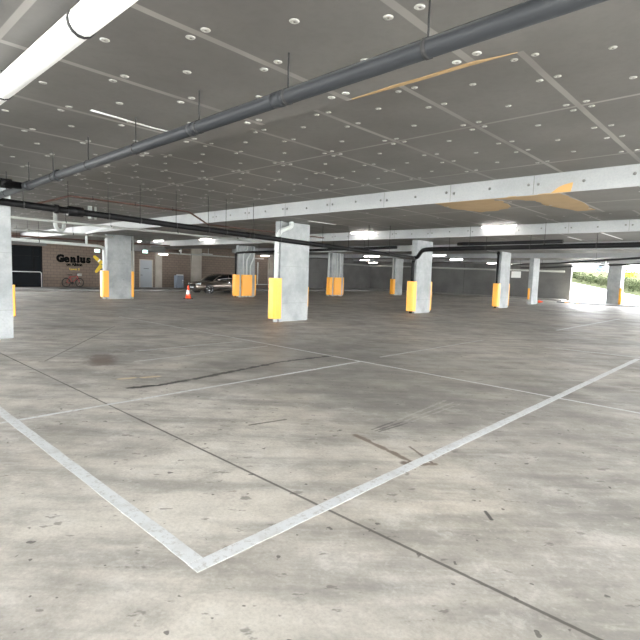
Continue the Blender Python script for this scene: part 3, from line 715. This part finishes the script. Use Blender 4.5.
MB().loft([[(-hw*.93, y, zt-.028), (-hw*.7, y, zt+.006), (0, y, zt+.022), (hw*.7, y, zt+.006), (hw*.93, y, zt-.028), (0, y, zt-.02)] for y, hw, zt in gst[2:5]], 'carpaint').build('roof', car)
for s in (-1, 1):
    p = MB()
    for pts in (((1.22, .80, .9), (1.75, .68, 1.2), (2.1, .635, 1.34)), ((2.62, .80, .92), (2.66, .635, 1.4)), ((3.1, .635, 1.37), (3.6, .66, 1.22), (4.1, .77, .97)), ((1.3, .84, .92), (4.05, .84, .99))):
        p.tube([(s*hw, y, z) for y, hw, z in pts], .024, 'carpaint', 6)
    p.build('window_pillar', car)
    MB().box(*(sorted((s*.84, s*1.02))), 1.55, 1.68, .93, 1.06, 'carpaint', .03).build('mirror', car)
    hl = MB().loft([[(s*.42, -.012+.03, .56), (s*.44, .0, .67), (s*.5, .04, .69)], [(s*.6, .045, .56), (s*.62, .06, .71), (s*.64, .1, .73)], [(s*.76, .19, .6), (s*.76, .25, .75), (s*.74, .28, .77)]], 'lamp').build('headlight', car)
    MB().box(*sorted((s*.885, s*.9)), 2.5, 2.66, .78, .81, 'chrome', .004).build('door_handle', car)
    MB().box(*sorted((s*.875, s*.884)), 1.32, 3.4, .33, .37, 'dark', .003).build('sill_trim', car)
    for y in (.88, 3.6):
        arch = MB().lathe([(.37, s*.70), (.37, s*.884), (.33, s*.886), (.33, s*.70)], 'dark', 24, 'x', (0, y, .32)).build('wheel_arch', car)
        wh = MB().lathe([(.2, s*.68), (.31, s*.69), (.32, s*.72), (.32, s*.87), (.3, s*.895), (.215, s*.895), (.2, s*.88)], 'dark', 26, 'x', (0, y, .32)).build('wheel', car)
        rm = MB().lathe([(.001, s*.865), (.06, s*.875), (.06, s*.86), (.215, s*.85), (.23, s*.897), (.243, s*.897), (.243, s*.8)], 'chrome', 26, 'x', (0, y, .32))
        for i in range(7):
            a = 2*PI*i/7; rm.tube([(s*.872, y, .32), (s*.878, y+.22*math.cos(a), .32+.22*math.sin(a))], .024, 'chrome', 6)
        rm.build('rim', wh)
for s in (-1, 1):
    MB().box(*sorted((s*.05, s*.3)), -.03, .03, .47, .63, 'dark', .03).build('grille', car)
MB().box(-.5, .5, -.02, .1, .26, .36, 'dark', .02).build('lower_intake', car)
MB().box(-.22, .22, -.05, -.03, .38, .46, 'metal', .004).build('number_plate', car)

# ------------------------------------------------------------------ outside, beyond the driveway opening
struct(MB().box(-46, 26, YB, 130, -.35, -.03, 'pave').build('ground_driveway'))
struct(MB().box(XR, 40, -30, YB, -.35, -.03, 'pave').build('ground_side_yard'))
struct(MB().box(-60, XR, -30, YF, -.35, -.03, 'pave').box(-70, XL-.3, YF, 9, -.35, -.03, 'pave').build('ground_front_yard'))
# driveway ramp rising to the left, and the planted bank behind it
def ramp_z(x): return max(-.02, .42-(x+10.8)*.184)
rp = MB(); xs = [-40, -30, -24, -20, -17, -14, -11, -8]
rp.loft([[(x, 51, -.3), (x, 51, max(-.02, ramp_z(x)*.0)), (x, 60, ramp_z(x)), (x, 62, ramp_z(x)), (x, 62, -.3)] for x in xs], 'pave', smooth=False)
struct(rp.build('ground_ramp'))
bnk = MB(); n = 24
bnk.loft([[(-40+i*2.6, 61, -.3), (-40+i*2.6, 61, ramp_z(-40+i*2.6)+.1), (-40+i*2.6, 68, ramp_z(-40+i*2.6)*.6+1.3+.2*math.sin(i*1.7)), (-40+i*2.6, 78, 3.4), (-40+i*2.6, 114, 3.95), (-40+i*2.6, 114, -.3)] for i in range(n)], 'leaf')
struct(bnk.build('ground_bank'))
def clump(name, loc, r, h, m, label, cat, seed, leaves=260, group=None):
    rnd = random.Random(seed); b = MB(); k = b.mi(m)
    for i in range(leaves):
        a = rnd.uniform(0, 2*PI); q = rnd.random()**.5*r; z = rnd.random()**.8*h*(1-.45*(q/r)**2); s = rnd.uniform(.06, .16)*(.6+r*.4)
        c = Vector((q*math.cos(a), q*math.sin(a), z)); u = Vector((rnd.uniform(-1, 1), rnd.uniform(-1, 1), rnd.uniform(-.3, 1))).normalized(); v = u.orthogonal().normalized()
        vs = [b.bm.verts.new(c+d2) for d2 in (-u*s, v*s*.45, u*s, -v*s*.45)]
        f = b.bm.faces.new(vs); f.material_index = k
    sh = thing(name, label, cat, loc, group)
    b.build('foliage', sh)
    s2 = MB()
    for i in range(4):
        a = i*1.6; s2.tube([(0, 0, -.2), (r*.3*math.cos(a), r*.3*math.sin(a), h*.4)], .02, 'leaf2', 6)
    s2.build('stems', sh)
    return sh
rb = random.Random(3)
for i in range(48):
    x = -23.5+(i % 16)*1.05+rb.uniform(-.05, .05)+(i//16)*.35; y = 62.5+(i//16)*1.5
    clump('shrub', (x, y, ramp_z(x)*(1 if y < 64 else .8)+.1+(y-61)*.12), rb.uniform(.42, .52), rb.uniform(.7, 1.5), 'leaf2' if i % 2 else 'leaf', 'sunlit pale green shrub on the bank beyond the driveway opening', 'shrub', i, 300, 'shrubs on the bank outside')
clump('shrub', (-14.2, 69, 2.5), 1.3, 1.6, 'lime', 'lime green shrub high on the bank at the right edge', 'shrub', 99, 500)
bc = thing('parked_car', 'small blue car beyond the bank outside the opening', 'car', (-26.8, 110, 3.9), None, .2)
MB().loft([[(-.8*k, y, .3), (-.85*k, y, .6), (-.75*k, y, z), (.75*k, y, z), (.85*k, y, .6), (.8*k, y, .3)] for y, z, k in ((-2.1, .7, .85), (-1.9, .8, .95), (-.9, .95, 1), (1.4, .95, 1), (2.0, .85, .95), (2.1, .7, .85))], 'hyd').build('body', bc)
MB().loft([[(-.72, y, .9), (-.55, y, z), (.55, y, z), (.72, y, .9)] for y, z in ((-1.1, .92), (-.4, 1.42), (.9, 1.45), (1.7, .95))], 'carglass').build('windows', bc)
MB().loft([[(-.56, y, z-.03), (-.5, y, z+.02), (.5, y, z+.02), (.56, y, z-.03)] for y, z in ((-.4, 1.43), (.2, 1.47), (.9, 1.46))], 'hyd').build('roof', bc)
for s in (-1, 1):
    for y in (-1.3, 1.3): MB().lathe([(.001, s*.7), (.31, s*.7), (.31, s*.87), (.001, s*.88)], 'dark', 18, 'x', (0, y, .31)).build('wheel', bc)

# ------------------------------------------------------------------ daylight
wd = bpy.data.worlds.new('sky'); S.world = wd; wd.use_nodes = True
n = wd.node_tree.nodes; l = wd.node_tree.links; bg = n['Background']
g = n.new('ShaderNodeNewGeometry') if False else n.new('ShaderNodeTexCoord')
sp = n.new('ShaderNodeSeparateXYZ'); l.new(g.outputs['Generated'], sp.inputs[0])
cr = n.new('ShaderNodeValToRGB'); l.new(sp.outputs[2], cr.inputs[0])
cr.color_ramp.elements[0].color = (1, 1, 1, 1); cr.color_ramp.elements[1].color = (.36, .45, .58, 1)
l.new(cr.outputs[0], bg.inputs[0]); bg.inputs[1].default_value = 6.5
su = bpy.data.lights.new('sun', 'SUN'); su.energy = 22; su.angle = .01; su.color = (1, .95, .86)
so = bpy.data.objects.new('sun', su); COL.objects.link(so)
so.rotation_euler = Vector((-.35, -.45, -1)).normalized().to_track_quat('-Z', 'Y').to_euler()   # from the right, high

# ------------------------------------------------------------------ camera
yaw, pit, rol, F = -7.55125056e-01, 9.19199556e-02, 3.35787526e-02, 488.775
fw = Vector((math.sin(yaw)*math.cos(pit), math.cos(yaw)*math.cos(pit), -math.sin(pit)))
rt = Vector((math.cos(yaw), -math.sin(yaw), 0)); up = rt.cross(fw)
r2 = rt*math.cos(rol)+up*math.sin(rol); u2 = -rt*math.sin(rol)+up*math.cos(rol)
cam = bpy.data.cameras.new('camera'); co = bpy.data.objects.new('camera', cam); COL.objects.link(co)
mw = Matrix((r2, u2, -fw)).transposed().to_4x4(); mw.translation = CAM; co.matrix_world = mw
cam.sensor_width = 36; cam.lens = 36*F/640; cam.clip_end = 400; cam.clip_start = .05
S.camera = co
vs = S.view_settings; vs.view_transform = 'Standard'; vs.look = 'None'; vs.gamma = 1; vs.exposure = 2.02; vs.use_curve_mapping = False
